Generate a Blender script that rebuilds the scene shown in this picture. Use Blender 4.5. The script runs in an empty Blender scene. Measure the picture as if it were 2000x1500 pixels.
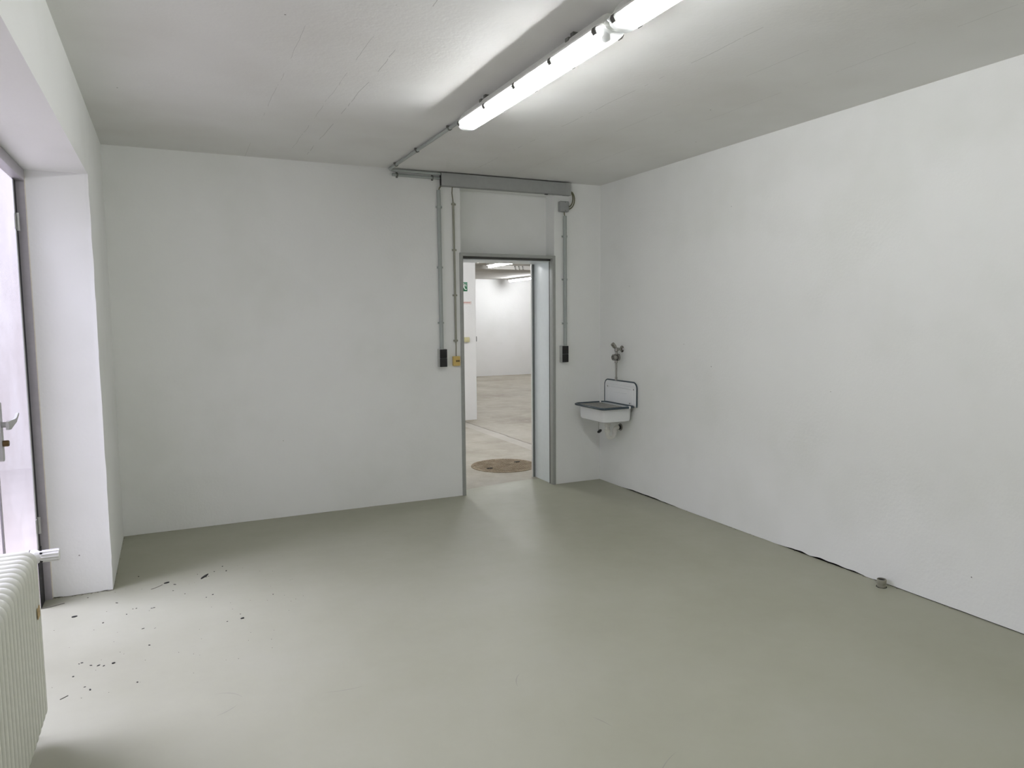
import bpy, bmesh, math, random
from mathutils import Vector, Matrix, noise

random.seed(7)
SC = bpy.context.scene
COL = SC.collection
PI = math.pi

# ------------------------------------------------------------------ camera
cam_d = bpy.data.cameras.new('camera')
cam_d.sensor_width = 36.0
cam_d.sensor_fit = 'HORIZONTAL'
cam_d.lens = 1406.9 / 2000.0 * 36.0
cam_d.clip_start = 0.02
cam_d.clip_end = 100
cam = bpy.data.objects.new('camera', cam_d)
COL.objects.link(cam)
cam.matrix_world = Matrix(((0.90296388, 0.04672632, -0.42716845, 0.0),
                           (-0.42963913, 0.07931006, -0.89951105, 0.0),
                           (-0.00815209, 0.99575427, 0.09168957, 1.489),
                           (0, 0, 0, 1)))
SC.camera = cam

# ------------------------------------------------------------------ world, exposure, light levels
world = bpy.data.worlds.new('world')
SC.world = world
world.use_nodes = True
world.node_tree.nodes['Background'].inputs[0].default_value = (0.90, 0.90, 1.0, 1)
world.node_tree.nodes['Background'].inputs[1].default_value = 0.9
SC.view_settings.view_transform = 'Standard'
SC.view_settings.look = 'None'
SC.view_settings.gamma = 1.0
SC.view_settings.use_curve_mapping = False
SC.view_settings.exposure = 0.32
try:
    SC.cycles.max_bounces = 9
    SC.cycles.diffuse_bounces = 6
    SC.cycles.transparent_max_bounces = 12
    SC.cycles.caustics_reflective = False
    SC.cycles.caustics_refractive = False
    SC.cycles.sample_clamp_indirect = 6.0
    SC.cycles.adaptive_threshold = 0.02
except Exception:
    pass
TUBE = 139.0          # fluorescent tube radiance, this room
TUBE_COL = (0.968, 0.970, 0.995)
HALL_TUBE = 128.0     # fluorescent tube radiance, hall beyond
# daylight: bright sky outside, high on the left, falling in through the frosted door and window
sky_d = bpy.data.lights.new('daylight', 'AREA')
sky_d.shape = 'RECTANGLE'
sky_d.size, sky_d.size_y = 2.5, 2.2
sky_d.energy = 560.0
sky_d.color = (0.77, 0.785, 1.0)
sky = bpy.data.objects.new('daylight', sky_d)
COL.objects.link(sky)
sky.location = (-2.5, 4.25, 3.9)
sky.rotation_euler = (Vector((0.1, 3.75, 0.2)) - Vector(sky.location)).to_track_quat('-Z', 'X').to_euler()

# ------------------------------------------------------------------ materials
def lin(c):
    c = c / 255.0
    return c / 12.92 if c <= 0.04045 else ((c + 0.055) / 1.055) ** 2.4
def rgb(r, g, b):
    return (lin(r), lin(g), lin(b), 1.0)

class MT:
    """small node helper"""
    def __init__(s, name):
        s.m = bpy.data.materials.new(name)
        s.m.use_nodes = True
        s.nt = s.m.node_tree
        s.b = s.nt.nodes['Principled BSDF']
        s.out = s.nt.nodes['Material Output']
    def n(s, t, **kw):
        nd = s.nt.nodes.new(t)
        for k, v in kw.items():
            setattr(nd, k, v)
        return nd
    def l(s, a, b):
        s.nt.links.new(a, b)
    def coord(s, scale=1.0):
        g = s.n('ShaderNodeNewGeometry')
        if scale == 1.0:
            return g.outputs['Position']
        v = s.n('ShaderNodeVectorMath', operation='SCALE')
        v.inputs['Scale'].default_value = scale
        s.l(g.outputs['Position'], v.inputs[0])
        return v.outputs[0]
    def noise(s, vec, scale, detail=4.0, rough=0.55):
        nd = s.n('ShaderNodeTexNoise')
        nd.inputs['Scale'].default_value = scale
        nd.inputs['Detail'].default_value = detail
        nd.inputs['Roughness'].default_value = rough
        if vec is not None:
            s.l(vec, nd.inputs['Vector'])
        return nd.outputs[0]
    def ramp(s, fac, stops):
        r = s.n('ShaderNodeValToRGB')
        el = r.color_ramp.elements
        while len(el) < len(stops):
            el.new(0.5)
        for e, (p, c) in zip(el, stops):
            e.position = p
            e.color = c if len(c) == 4 else (c[0], c[1], c[2], 1)
        s.l(fac, r.inputs[0])
        return r.outputs[0]
    def mix(s, fac, a, b, blend='MIX'):
        m = s.n('ShaderNodeMix', data_type='RGBA', blend_type=blend)
        for sock, v in ((m.inputs[0], fac), (m.inputs[6], a), (m.inputs[7], b)):
            if hasattr(v, 'is_linked'):
                s.l(v, sock)
            else:
                sock.default_value = v
        return m.outputs[2]
    def math(s, op, a, b=None):
        m = s.n('ShaderNodeMath', operation=op)
        for i, v in enumerate((a, b)):
            if v is None:
                continue
            if hasattr(v, 'is_linked'):
                s.l(v, m.inputs[i])
            else:
                m.inputs[i].default_value = v
        return m.outputs[0]
    def bump(s, h, strength, dist=0.01):
        b = s.n('ShaderNodeBump')
        b.inputs['Strength'].default_value = strength
        b.inputs['Distance'].default_value = dist
        s.l(h, b.inputs['Height'])
        s.l(b.outputs[0], s.b.inputs['Normal'])
    def base(s, v):
        if hasattr(v, 'is_linked'):
            s.l(v, s.b.inputs['Base Color'])
        else:
            s.b.inputs['Base Color'].default_value = v
    def set(s, rough=None, metal=None, spec=None):
        if rough is not None:
            s.b.inputs['Roughness'].default_value = rough
        if metal is not None:
            s.b.inputs['Metallic'].default_value = metal
        if spec is not None:
            s.b.inputs['Specular IOR Level'].default_value = spec

def speck_mask(t, cells, size, keep, seed=0.0):
    """1 on sparse small irregular dots"""
    p = t.coord(1.0)
    d = t.n('ShaderNodeVectorMath', operation='ADD')
    d.inputs[1].default_value = (seed, seed * 1.7, seed * 0.3)
    t.l(p, d.inputs[0])
    v = t.n('ShaderNodeTexVoronoi')
    v.inputs['Scale'].default_value = cells
    t.l(d.outputs[0], v.inputs['Vector'])
    near = t.math('LESS_THAN', v.outputs['Distance'], size)
    sep = t.n('ShaderNodeSeparateColor')
    t.l(v.outputs['Color'], sep.inputs[0])
    k = t.math('LESS_THAN', sep.outputs[0], keep)
    return t.math('MULTIPLY', near, k)

def mat_paint(name, col, blotch=0.04, specks=True, bump=0.085, rough=0.75):
    t = MT(name)
    p = t.coord()
    n1 = t.noise(p, 1.3, 3.0, 0.6)
    lo = (col[0] * (1 - blotch * 1.6), col[1] * (1 - blotch * 1.5), col[2] * (1 - blotch * 1.9), 1)
    hi = (min(1, col[0] * (1 + blotch * 0.5)), min(1, col[1] * (1 + blotch * 0.5)), min(1, col[2] * (1 + blotch * 0.5)), 1)
    c = t.ramp(n1, [(0.32, lo), (0.5, col), (0.7, hi)])
    if specks:
        m = speck_mask(t, 5.0, 0.018, 0.32, 1.3)
        c = t.mix(t.math('MULTIPLY', m, 0.75), c, (0.12, 0.11, 0.09, 1))
    t.base(c)
    t.set(rough, 0, 0.25)
    h = t.math('ADD', t.noise(p, 55, 1.0), t.math('MULTIPLY', t.noise(p, 5, 2.0), 1.2))
    t.bump(h, bump, 0.012)
    return t.m

def mat_plain(name, col, rough=0.45, metal=0.0, spec=0.5, vary=0.06, scale=30, bump=0.0):
    t = MT(name)
    p = t.coord()
    n1 = t.noise(p, scale, 4.0)
    lo = tuple(v * (1 - vary) for v in col[:3]) + (1,)
    hi = tuple(min(1, v * (1 + vary)) for v in col[:3]) + (1,)
    t.base(t.ramp(n1, [(0.3, lo), (0.7, hi)]))
    t.set(rough, metal, spec)
    if bump:
        t.bump(t.noise(p, 90, 2.0), bump, 0.004)
    return t.m

def mat_floor():
    t = MT('floor_paint')
    p = t.coord()
    n1 = t.noise(p, 0.9, 5.0, 0.6)
    c = t.ramp(n1, [(0.3, rgb(149, 149, 130)), (0.55, rgb(155, 155, 137)), (0.75, rgb(159, 159, 143))])
    n2 = t.noise(p, 7.0, 6.0, 0.7)
    c = t.mix(t.ramp(n2, [(0.45, (0, 0, 0)), (0.85, (0.12, 0.12, 0.12))]), c, rgb(168, 167, 156))
    t.base(c)
    r = t.ramp(t.noise(p, 4.0, 6.0, 0.7), [(0.35, (0.42, 0.42, 0.42)), (0.7, (0.52, 0.52, 0.52))])
    t.l(r, t.b.inputs['Roughness'])
    t.set(None, 0, 0.5)
    h = t.math('ADD', t.noise(p, 2.2, 3.0), t.math('MULTIPLY', t.noise(p, 40, 2.0), 0.06))
    t.bump(h, 0.1, 0.01)
    return t.m

def mat_concrete():
    t = MT('hall_concrete')
    p = t.coord()
    n1 = t.noise(p, 0.9, 7.0, 0.68)
    c = t.ramp(n1, [(0.3, rgb(130, 122, 109)), (0.5, rgb(157, 151, 138)), (0.72, rgb(174, 170, 159))])
    n2 = t.noise(p, 5.0, 6.0, 0.75)
    c = t.mix(t.ramp(n2, [(0.5, (0, 0, 0)), (0.75, (0.5, 0.5, 0.5))]), c, rgb(186, 180, 168))
    # pale trowelled strip with a dark joint running away from the doorway
    sx = t.n('ShaderNodeSeparateXYZ')
    t.l(p, sx.inputs[0])
    xx = t.math('ADD', sx.outputs[0], t.math('MULTIPLY', t.noise(p, 3.0, 3.0), 0.06))
    strip = t.math('MULTIPLY', t.math('GREATER_THAN', xx, 3.67), t.math('LESS_THAN', xx, 3.83))
    c = t.mix(t.math('MULTIPLY', strip, 0.35), c, rgb(190, 188, 184))
    jn = t.math('LESS_THAN', t.math('ABSOLUTE', t.math('SUBTRACT', xx, 3.845)), 0.014)
    c = t.mix(t.math('MULTIPLY', jn, 0.55), c, rgb(86, 80, 74))
    t.base(c)
    t.set(0.6, 0, 0.35)
    t.bump(t.noise(p, 14, 6.0, 0.7), 0.2, 0.01)
    return t.m

def mat_ceiling():
    t = MT('ceiling_paint')
    p = t.coord()
    base = rgb(226, 226, 223)
    n1 = t.noise(p, 1.1, 3.0, 0.6)
    c = t.ramp(n1, [(0.3, rgb(218, 217, 213)), (0.55, base), (0.75, rgb(230, 230, 228))])
    sx = t.n('ShaderNodeSeparateXYZ')
    t.l(p, sx.inputs[0])
    seam = None
    brk = t.math('GREATER_THAN', t.noise(p, 2.6, 4.0, 0.7), 0.5)
    wob = t.math('MULTIPLY', t.math('SUBTRACT', t.noise(p, 4.0, 4.0), 0.5), 0.03)
    xw = t.math('ADD', sx.outputs[0], wob)
    for x0, w in ((0.945, 0.0016), (0.82, 0.001), (0.55, 0.0008), (2.23, 0.0014), (2.6, 0.0009), (2.95, 0.0009)):
        m = t.math('LESS_THAN', t.math('ABSOLUTE', t.math('SUBTRACT', xw, x0)), w)
        seam = m if seam is None else t.math('MAXIMUM', seam, m)
    seam = t.math('MULTIPLY', seam, brk)
    c = t.mix(t.math('MULTIPLY', seam, 0.4), c, rgb(90, 88, 82))
    m = speck_mask(t, 5.0, 0.02, 0.4, 2.2)
    c = t.mix(t.math('MULTIPLY', m, 0.8), c, (0.1, 0.09, 0.08, 1))
    t.base(c)
    t.set(0.7, 0, 0.25)
    h = t.math('ADD', t.noise(p, 50, 1.0), t.math('MULTIPLY', t.noise(p, 4, 2.0), 1.5))
    h = t.math('SUBTRACT', h, t.math('MULTIPLY', seam, 0.6))
    t.bump(h, 0.065, 0.012)
    return t.m

def mat_emit(name, col, strength):
    t = MT(name)
    e = t.n('ShaderNodeEmission')
    e.inputs[0].default_value = (col[0], col[1], col[2], 1)
    e.inputs[1].default_value = strength
    t.l(e.outputs[0], t.out.inputs['Surface'])
    return t.m

def mat_frosted(name):
    """frosted white panel that lets daylight soak through"""
    t = MT(name)
    p = t.coord()
    n2 = t.noise(p, 2.0, 4.0, 0.7)
    tint = t.ramp(n2, [(0.3, rgb(236, 233, 234)), (0.65, rgb(246, 245, 247))])
    tr = t.n('ShaderNodeBsdfTransparent')
    t.l(tint, tr.inputs[0])
    tl = t.n('ShaderNodeBsdfTranslucent')
    t.l(tint, tl.inputs[0])
    t.base(rgb(224, 223, 226))
    t.set(0.35, 0, 0.4)
    a = t.n('ShaderNodeMixShader')
    a.inputs[0].default_value = 0.085
    t.l(tr.outputs[0], a.inputs[1]); t.l(tl.outputs[0], a.inputs[2])
    c = t.n('ShaderNodeMixShader')
    c.inputs[0].default_value = 0.08
    t.l(a.outputs[0], c.inputs[1]); t.l(t.b.outputs[0], c.inputs[2])
    t.l(c.outputs[0], t.out.inputs['Surface'])
    return t.m

def mat_cover():
    """clear plastic lamp cover: mostly see-through, a little milky, glossy skin"""
    t = MT('lamp_cover_plastic')
    tr = t.n('ShaderNodeBsdfTransparent')
    tr.inputs[0].default_value = (0.97, 0.98, 0.97, 1)
    tl = t.n('ShaderNodeBsdfTranslucent')
    tl.inputs[0].default_value = (0.9, 0.93, 0.92, 1)
    df = t.n('ShaderNodeBsdfDiffuse')
    df.inputs[0].default_value = (0.85, 0.88, 0.87, 1)
    gl = t.n('ShaderNodeBsdfGlossy')
    gl.inputs['Roughness'].default_value = 0.15
    a = t.n('ShaderNodeMixShader')
    a.inputs[0].default_value = 0.5
    t.l(tl.outputs[0], a.inputs[1]); t.l(df.outputs[0], a.inputs[2])
    b = t.n('ShaderNodeMixShader')
    b.inputs[0].default_value = 0.5
    t.l(tr.outputs[0], b.inputs[1]); t.l(a.outputs[0], b.inputs[2])
    c = t.n('ShaderNodeMixShader')
    c.inputs[0].default_value = 0.05
    t.l(b.outputs[0], c.inputs[1]); t.l(gl.outputs[0], c.inputs[2])
    t.l(c.outputs[0], t.out.inputs['Surface'])
    return t.m

def mat_rust():
    t = MT('rusty_cast_iron')
    p = t.coord()
    n1 = t.noise(p, 9.0, 7.0, 0.75)
    c = t.ramp(n1, [(0.3, rgb(104, 92, 74)), (0.5, rgb(140, 126, 106)), (0.7, rgb(160, 150, 132))])
    t.base(c)
    t.set(0.8, 0.1, 0.3)
    v = t.n('ShaderNodeTexVoronoi')
    v.inputs['Scale'].default_value = 55
    t.l(p, v.inputs['Vector'])
    t.bump(v.outputs['Distance'], 0.6, 0.006)
    return t.m

M = {}
M['wall'] = mat_paint('white_wall_paint', rgb(234, 235, 232), 0.03)
M['wall_hall'] = mat_paint('hall_wall_paint', rgb(230, 230, 230), 0.02, bump=0.2)
M['ceiling'] = mat_ceiling()
M['ceiling_hall'] = mat_paint('hall_ceiling_paint', rgb(196, 194, 190), 0.04)
M['floor'] = mat_floor()
M['concrete'] = mat_concrete()
M['pavement'] = mat_plain('pale_pavement', rgb(164, 156, 146), 0.9, vary=0.06, scale=3)
M['backdrop'] = mat_plain('pale_grey_backdrop', rgb(180, 174, 163), 0.9, vary=0.03, scale=4)
M['dark'] = mat_plain('dark_cavity', rgb(22, 20, 18), 0.95, vary=0.3)  # near-black fill for the shade in gaps and holes
M['steel_grey'] = mat_plain('grey_frame_paint', rgb(158, 160, 155), 0.4, vary=0.04)
M['gasket_grey'] = mat_plain('dark_grey_seal', rgb(74, 74, 70), 0.6)
M['rubber'] = mat_plain('black_rubber', rgb(26, 26, 26), 0.6, vary=0.1)
M['lining'] = mat_plain('pale_blue_white_lining', rgb(230, 236, 238), 0.35, vary=0.02)
M['lining_edge'] = mat_plain('grey_edge_profile', rgb(120, 124, 122), 0.4)
M['tray'] = mat_plain('grey_duct_paint', rgb(158, 160, 157), 0.5, vary=0.03)
M['conduit'] = mat_plain('grey_conduit_plastic', rgb(164, 170, 166), 0.45, vary=0.04)
M['conduit_b'] = mat_plain('olive_grey_conduit_plastic', rgb(150, 150, 136), 0.5, vary=0.05)
M['clipdark'] = mat_plain('dark_clip_plastic', rgb(108, 110, 104), 0.5)
M['clipsteel'] = mat_plain('spring_steel_clip', rgb(96, 96, 92), 0.4, 0.6)
M['cable'] = mat_plain('olive_cable_sheath', rgb(112, 110, 84), 0.5)
M['box'] = mat_plain('grey_box_plastic', rgb(150, 152, 150), 0.5)
M['switchbody'] = mat_plain('pale_grey_switch_plastic', rgb(178, 180, 176), 0.45)
M['black'] = mat_plain('black_switch_plastic', rgb(14, 14, 14), 0.45)
M['yellow'] = mat_plain('aged_yellow_plastic', rgb(206, 178, 106), 0.5, vary=0.06)
M['print'] = mat_plain('dark_brown_print', rgb(70, 48, 16), 0.7)
M['cream_switch'] = mat_plain('cream_switch_plastic', rgb(196, 190, 150), 0.5)
M['enamel'] = mat_plain('white_enamel', rgb(232, 234, 234), 0.12, vary=0.01)
M['enamel_rim'] = mat_plain('dark_blue_grey_enamel', rgb(52, 66, 74), 0.25, vary=0.1)
M['chrome'] = mat_plain('worn_chrome', rgb(160, 158, 152), 0.25, 1.0, vary=0.15, scale=60)
M['brass'] = mat_plain('dull_brass', rgb(96, 76, 48), 0.35, 0.7)
M['trap'] = mat_plain('white_trap_plastic', rgb(222, 221, 214), 0.4, vary=0.03)
M['pvc'] = mat_plain('beige_grey_pvc', rgb(140, 138, 124), 0.55, vary=0.12)
M['radiator'] = mat_plain('cream_radiator_enamel', rgb(208, 209, 198), 0.24, vary=0.02)
M['white_pl'] = mat_plain('white_plastic', rgb(232, 232, 230), 0.35, vary=0.02)
M['tape'] = mat_plain('tan_tape', rgb(172, 148, 104), 0.7, vary=0.25, scale=120)
M['alu'] = mat_plain('matt_aluminium', rgb(176, 177, 172), 0.42, 0.35, vary=0.03)
M['door_frame'] = mat_plain('door_frame_grey_paint', rgb(172, 168, 172), 0.4, vary=0.05)
M['bead'] = mat_plain('beige_sealant', rgb(214, 208, 194), 0.7)
M['daylit'] = mat_frosted('frosted_white_panel')
M['lamp_body'] = mat_plain('grey_lamp_housing', rgb(226, 228, 222), 0.5, vary=0.03)
M['lamp_white'] = mat_plain('white_lamp_reflector', rgb(236, 236, 234), 0.4, vary=0.01)
M['cover'] = mat_cover()
M['tube'] = mat_emit('fluorescent_tube_glow', TUBE_COL, TUBE)
M['hall_tube'] = mat_emit('hall_tube_glow', (0.97, 0.98, 1.0), HALL_TUBE)
M['rust'] = mat_rust()
M['green'] = mat_plain('green_sign', rgb(0, 96, 56), 0.4, vary=0.03)
M['sign_white'] = mat_plain('white_sign_print', rgb(235, 238, 235), 0.5, vary=0.01)
M['red'] = mat_plain('faded_red_print', rgb(176, 96, 84), 0.6)
M['debris'] = mat_plain('dark_debris', rgb(24, 24, 20), 0.8, vary=0.3)
M['debris_b'] = mat_plain('grey_twig', rgb(110, 106, 98), 0.8, vary=0.3)
M['scuff'] = mat_plain('floor_scuff', rgb(136, 136, 124), 0.5)

# ------------------------------------------------------------------ mesh helpers
def B():
    return bmesh.new()

def box(bm, x0, x1, y0, y1, z0, z1, bevel=0.0, seg=2):
    vs = [bm.verts.new(p) for p in ((x0, y0, z0), (x1, y0, z0), (x1, y1, z0), (x0, y1, z0),
                                    (x0, y0, z1), (x1, y0, z1), (x1, y1, z1), (x0, y1, z1))]
    fs = [bm.faces.new([vs[i] for i in q]) for q in ((3, 2, 1, 0), (4, 5, 6, 7), (0, 1, 5, 4), (1, 2, 6, 5), (2, 3, 7, 6), (3, 0, 4, 7))]
    if bevel > 0:
        es = set()
        for f in fs:
            es.update(f.edges)
        bmesh.ops.bevel(bm, geom=list(es), offset=bevel, segments=seg, affect='EDGES', profile=0.6)
    return bm

def sheet(bm, x, y0, y1, z0, z1):
    box(bm, x - 0.005, x, y0, y1, z0, z1)          # 5 mm pane

def frame_axes(d):
    d = Vector(d).normalized()
    a = Vector((0, 0, 1)) if abs(d.z) < 0.9 else Vector((1, 0, 0))
    u = d.cross(a).normalized()
    return u, d.cross(u).normalized()

def loft(bm, rings, closed=True, cap0=True, cap1=True):
    """rings: list of lists of points, joined in order"""
    R = [[bm.verts.new(p) for p in r] for r in rings]
    n = len(R[0])
    for a, b in zip(R, R[1:]):
        for i in range(n if closed else n - 1):
            j = (i + 1) % n
            bm.faces.new((a[i], a[j], b[j], b[i]))
    if cap0:
        bm.faces.new(list(reversed(R[0])))
    if cap1:
        bm.faces.new(R[-1])
    return R

def circle(c, u, v, r, n):
    return [Vector(c) + u * (r * math.cos(2 * PI * i / n)) + v * (r * math.sin(2 * PI * i / n)) for i in range(n)]

def cyl(bm, p0, p1, r0, r1=None, n=16, cap=True):
    r1 = r0 if r1 is None else r1
    p0, p1 = Vector(p0), Vector(p1)
    u, v = frame_axes(p1 - p0)
    loft(bm, [circle(p0, u, v, r0, n), circle(p1, u, v, r1, n)], True, cap, cap)

def turned(bm, p0, axis, prof, n=24, cap0=True, cap1=True):
    """lathe: prof = [(distance along axis, radius), ...]"""
    p0 = Vector(p0)
    d = Vector(axis).normalized()
    u, v = frame_axes(d)
    loft(bm, [circle(p0 + d * s, u, v, max(r, 1e-5), n) for s, r in prof], True, cap0, cap1)

def sweep(bm, pts, r, n=10, cap=True, closed=False):
    pts = [Vector(p) for p in pts]
    rings = []
    u = None
    N = len(pts)
    for i, p in enumerate(pts):
        if closed:
            d = pts[(i + 1) % N] - pts[i - 1]
        else:
            d = pts[min(i + 1, N - 1)] - pts[max(i - 1, 0)]
        d.normalize()
        if u is None:
            u, _ = frame_axes(d)
        u = (u - d * u.dot(d)).normalized()
        v = d.cross(u)
        rr = r[i] if isinstance(r, (list, tuple)) else r
        rings.append(circle(p, u, v, rr, n))
    if closed:
        rings.append(rings[0])
        R = loft(bm, rings, True, False, False)
        bmesh.ops.remove_doubles(bm, verts=bm.verts, dist=1e-6)
    else:
        loft(bm, rings, True, cap, cap)

def arc(c, u, v, r, a0, a1, n):
    c, u, v = Vector(c), Vector(u), Vector(v)
    return [c + u * (r * math.cos(a0 + (a1 - a0) * i / n)) + v * (r * math.sin(a0 + (a1 - a0) * i / n)) for i in range(n + 1)]

def rrect(x0, x1, y0, y1, r, n=5):
    """rounded rectangle in 2D, counter-clockwise"""
    pts = []
    for cx, cy, a in ((x1 - r, y1 - r, 0), (x0 + r, y1 - r, PI / 2), (x0 + r, y0 + r, PI), (x1 - r, y0 + r, 3 * PI / 2)):
        for i in range(n + 1):
            t = a + PI / 2 * i / n
            pts.append((cx + r * math.cos(t), cy + r * math.sin(t)))
    return pts

def prism(bm, poly, d, at):
    """poly = 2D points, extruded along axis d ('x','y','z') from at[0] to at[1]"""
    def P(p, w):
        return {'x': (w, p[0], p[1]), 'y': (p[0], w, p[1]), 'z': (p[0], p[1], w)}[d]
    loft(bm, [[P(p, at[0]) for p in poly], [P(p, at[1]) for p in poly]])

def finish(bm, smooth=True, angle=35):
    bmesh.ops.recalc_face_normals(bm, faces=bm.faces)
    if smooth:
        for f in bm.faces:
            f.smooth = True
        lim = math.radians(angle)
        for e in bm.edges:
            if len(e.link_faces) == 2 and e.calc_face_angle(0) > lim:
                e.smooth = False

def obj(name, bm, mat, parent=None, smooth=True, angle=35):
    """link a bmesh (world coordinates) as one mesh object; origin at the parent's root or at its own base"""
    finish(bm, smooth, angle)
    if parent is not None:
        root = parent
        while root.parent:
            root = root.parent
        off = root['_loc'] if '_loc' in root else root.location
        off = Vector(off)
    else:
        xs = [v.co for v in bm.verts]
        off = Vector(((min(v.x for v in xs) + max(v.x for v in xs)) / 2, (min(v.y for v in xs) + max(v.y for v in xs)) / 2, min(v.z for v in xs)))
    bmesh.ops.translate(bm, verts=bm.verts, vec=-off)
    me = bpy.data.meshes.new(name)
    bm.to_mesh(me)
    bm.free()
    me.materials.append(M[mat] if isinstance(mat, str) else mat)
    o = bpy.data.objects.new(name, me)
    COL.objects.link(o)
    if parent is not None:
        o.parent = parent
    else:
        o.location = off
    return o

def thing(name, label, cat, loc, group=None):
    o = bpy.data.objects.new(name, None)
    o.empty_display_size = 0.05
    COL.objects.link(o)
    o.location = loc
    return tag(o, label, cat, group)

def tag(o, label, cat, group=None):
    o['label'] = label
    o['category'] = cat
    if group:
        o['group'] = group
    return o

def struct(name, bm, mat, label=None, smooth=False):
    o = obj(name, bm, mat, None, smooth)
    o['kind'] = 'structure'
    if label:
        o['label'] = label
    return o

def struct_root(name, loc, label=None):
    o = bpy.data.objects.new(name, None)
    o.empty_display_size = 0.05
    COL.objects.link(o)
    o.location = loc
    o['kind'] = 'structure'
    if label:
        o['label'] = label
    return o

def copy_tree(o, shift, parent=None):
    c = o.copy()
    COL.objects.link(c)
    if parent is None:
        c.location = o.location + Vector(shift)
    else:
        c.parent = parent
    for ch in list(o.children):
        copy_tree(ch, shift, c)
    return c

# ------------------------------------------------------------------ room dimensions (metres)
XL, XR, YB, H = -0.347, 3.528, 5.563, 2.65     # left wall face, right wall face, back wall face, ceiling
YF = -2.2                                       # wall behind the camera
YJ = 4.465                                      # jamb of the recess in the left wall
XP = -0.667                                     # plane of the frosted door
ZS = 2.262                                      # soffit of that recess
YH = 5.92                                       # hall side of the back wall
DX0, DX1 = 2.186, 3.058                         # doorway opening in the back wall
ZD = 2.022                                      # top of the steel door frame
HC = 2.47                                       # hall ceiling

def nz(a, b=0.0, c=0.0):
    return noise.noise(Vector((a, b, c)))

def ragged_wall(bm, p0, p1, nrm, thick, z1, gap, step=0.02, rough=0.0006):
    """upright slab from p0 to p1 whose lower edge wanders a few millimetres above the floor"""
    p0, p1, nrm = Vector(p0), Vector(p1), Vector(nrm).normalized()
    L = (p1 - p0).length
    n = max(2, int(L / step))
    d = (p1 - p0) / n
    zs = [0.0] + [z1]
    rows = []
    for i in range(n + 1):
        p = p0 + d * i
        s = L * i / n
        g = gap(s)
        w = nrm * (nz(s * 9, 3.1) * rough)
        a = bm.verts.new((p.x + w.x, p.y + w.y, g))
        m = bm.verts.new((p.x, p.y, 0.12))
        b = bm.verts.new((p.x, p.y, z1))
        q = p - nrm * thick
        c = bm.verts.new((q.x, q.y, z1))
        e = bm.verts.new((q.x, q.y, g))
        rows.append((a, m, b, c, e))
    for r, t in zip(rows, rows[1:]):
        for k in range(5):
            j = (k + 1) % 5
            bm.faces.new((r[k], r[j], t[j], t[k]))
    bm.faces.new(rows[0])
    bm.faces.new(list(reversed(rows[-1])))

# ------------------------------------------------------------------ structure: floor
b = B()
edge = []
n = 44
for i in range(n + 1):
    x = DX0 - 0.02 + (DX1 - DX0 + 0.03) * i / n
    t = i / n
    y = 5.735 + 0.10 * min(1, t * 1.6) + 0.012 * nz(x * 14, 0.4) + 0.02 * nz(x * 4, 7.7)
    edge.append((x, y))
poly = [(-0.675, YF - 0.1), (XR + 0.004, YF - 0.1), (XR + 0.004, YB + 0.03), (DX1 + 0.01, YB + 0.03)]
poly += list(reversed(edge)) + [(DX0 - 0.02, YB + 0.03), (-0.675, YB + 0.03)]
prism(b, poly, 'z', (-0.03, 0.0))
floor = struct('floor', b, 'floor', 'smooth grey-green painted concrete floor')
b = B()
box(b, -0.674, 13.0, YF - 0.2, 18.0, -0.12, -0.04)  # unseen slab added to keep sky light from leaking in below
struct('leak_block_slab', b, 'dark', 'dark slab added below the floors to block light leaks')
b = B()
box(b, 1.5, 12.5, YB + 0.035, 17.3, -0.039, -0.003)
floor_h = struct('floor_hall', b, 'concrete', 'worn brownish concrete floor of the hall beyond the doorway')

# ceiling
b = B()
box(b, -0.675, XR + 0.1, YF - 0.1, YB + 0.1, H, H + 0.12)
struct('ceiling', b, 'ceiling', 'white painted concrete ceiling with faint formwork seams')

# right wall: lower edge leaves an uneven dark gap above the floor
def gap_r(s):
    y = YB - s
    g = 0.0012 + 0.002 * max(0, nz(y * 6.0, 1.0))
    if 4.3 < y < 5.1:
        g += 0.011 * min(1, (5.1 - y) * 6, (y - 4.3) * 3) * (0.75 + 0.5 * nz(y * 12, 2.0))
    if 2.65 < y < 3.3:
        g += 0.015 * min(1, (3.3 - y) * 8, (y - 2.62) * 10) * max(0.0, 0.55 + 1.6 * nz(y * 11, 5.0))
    if y < 2.6:
        g += 0.003
    return max(0.0006, g)
b = B()
ragged_wall(b, (XR, YB + 0.1, 0), (XR, YF - 0.1, 0), (-1, 0, 0), 0.12, H, gap_r)
struct('wall_right', b, 'wall', 'white painted right wall with a dark gap above the floor')
b = B()
box(b, XR + 0.06, XR + 0.16, YF - 0.1, YB + 0.1, -0.05, 0.05)  # near-black block paints the shade behind the wall's lower gap
struct('gap_shade_1', b, 'dark', 'dark backing painted as the shade in the gap under the right wall')

# back wall with doorway
def gap_b(s):
    return 0.0006 + 0.0012 * max(0, nz(s * 5.0, 9.0))
b = B()
ragged_wall(b, (XL - 0.327, YB, 0), (DX0, YB, 0), (0, -1, 0), YH - YB, H, gap_b, 0.03, 0.0015)
ragged_wall(b, (DX1, YB, 0), (XR + 0.1, YB, 0), (0, -1, 0), YH - YB, H, gap_b, 0.02, 0.001)
box(b, DX0 - 0.002, DX1 + 0.002, YB + 0.15, YH, 2.0, H)                 # infill above the door, set back
box(b, DX0 - 0.002, DX1 + 0.002, YB + 0.002, YB + 0.152, 2.548, H)        # head of the niche
struct('wall_back', b, 'wall', 'white painted back wall with the open doorway')

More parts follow.
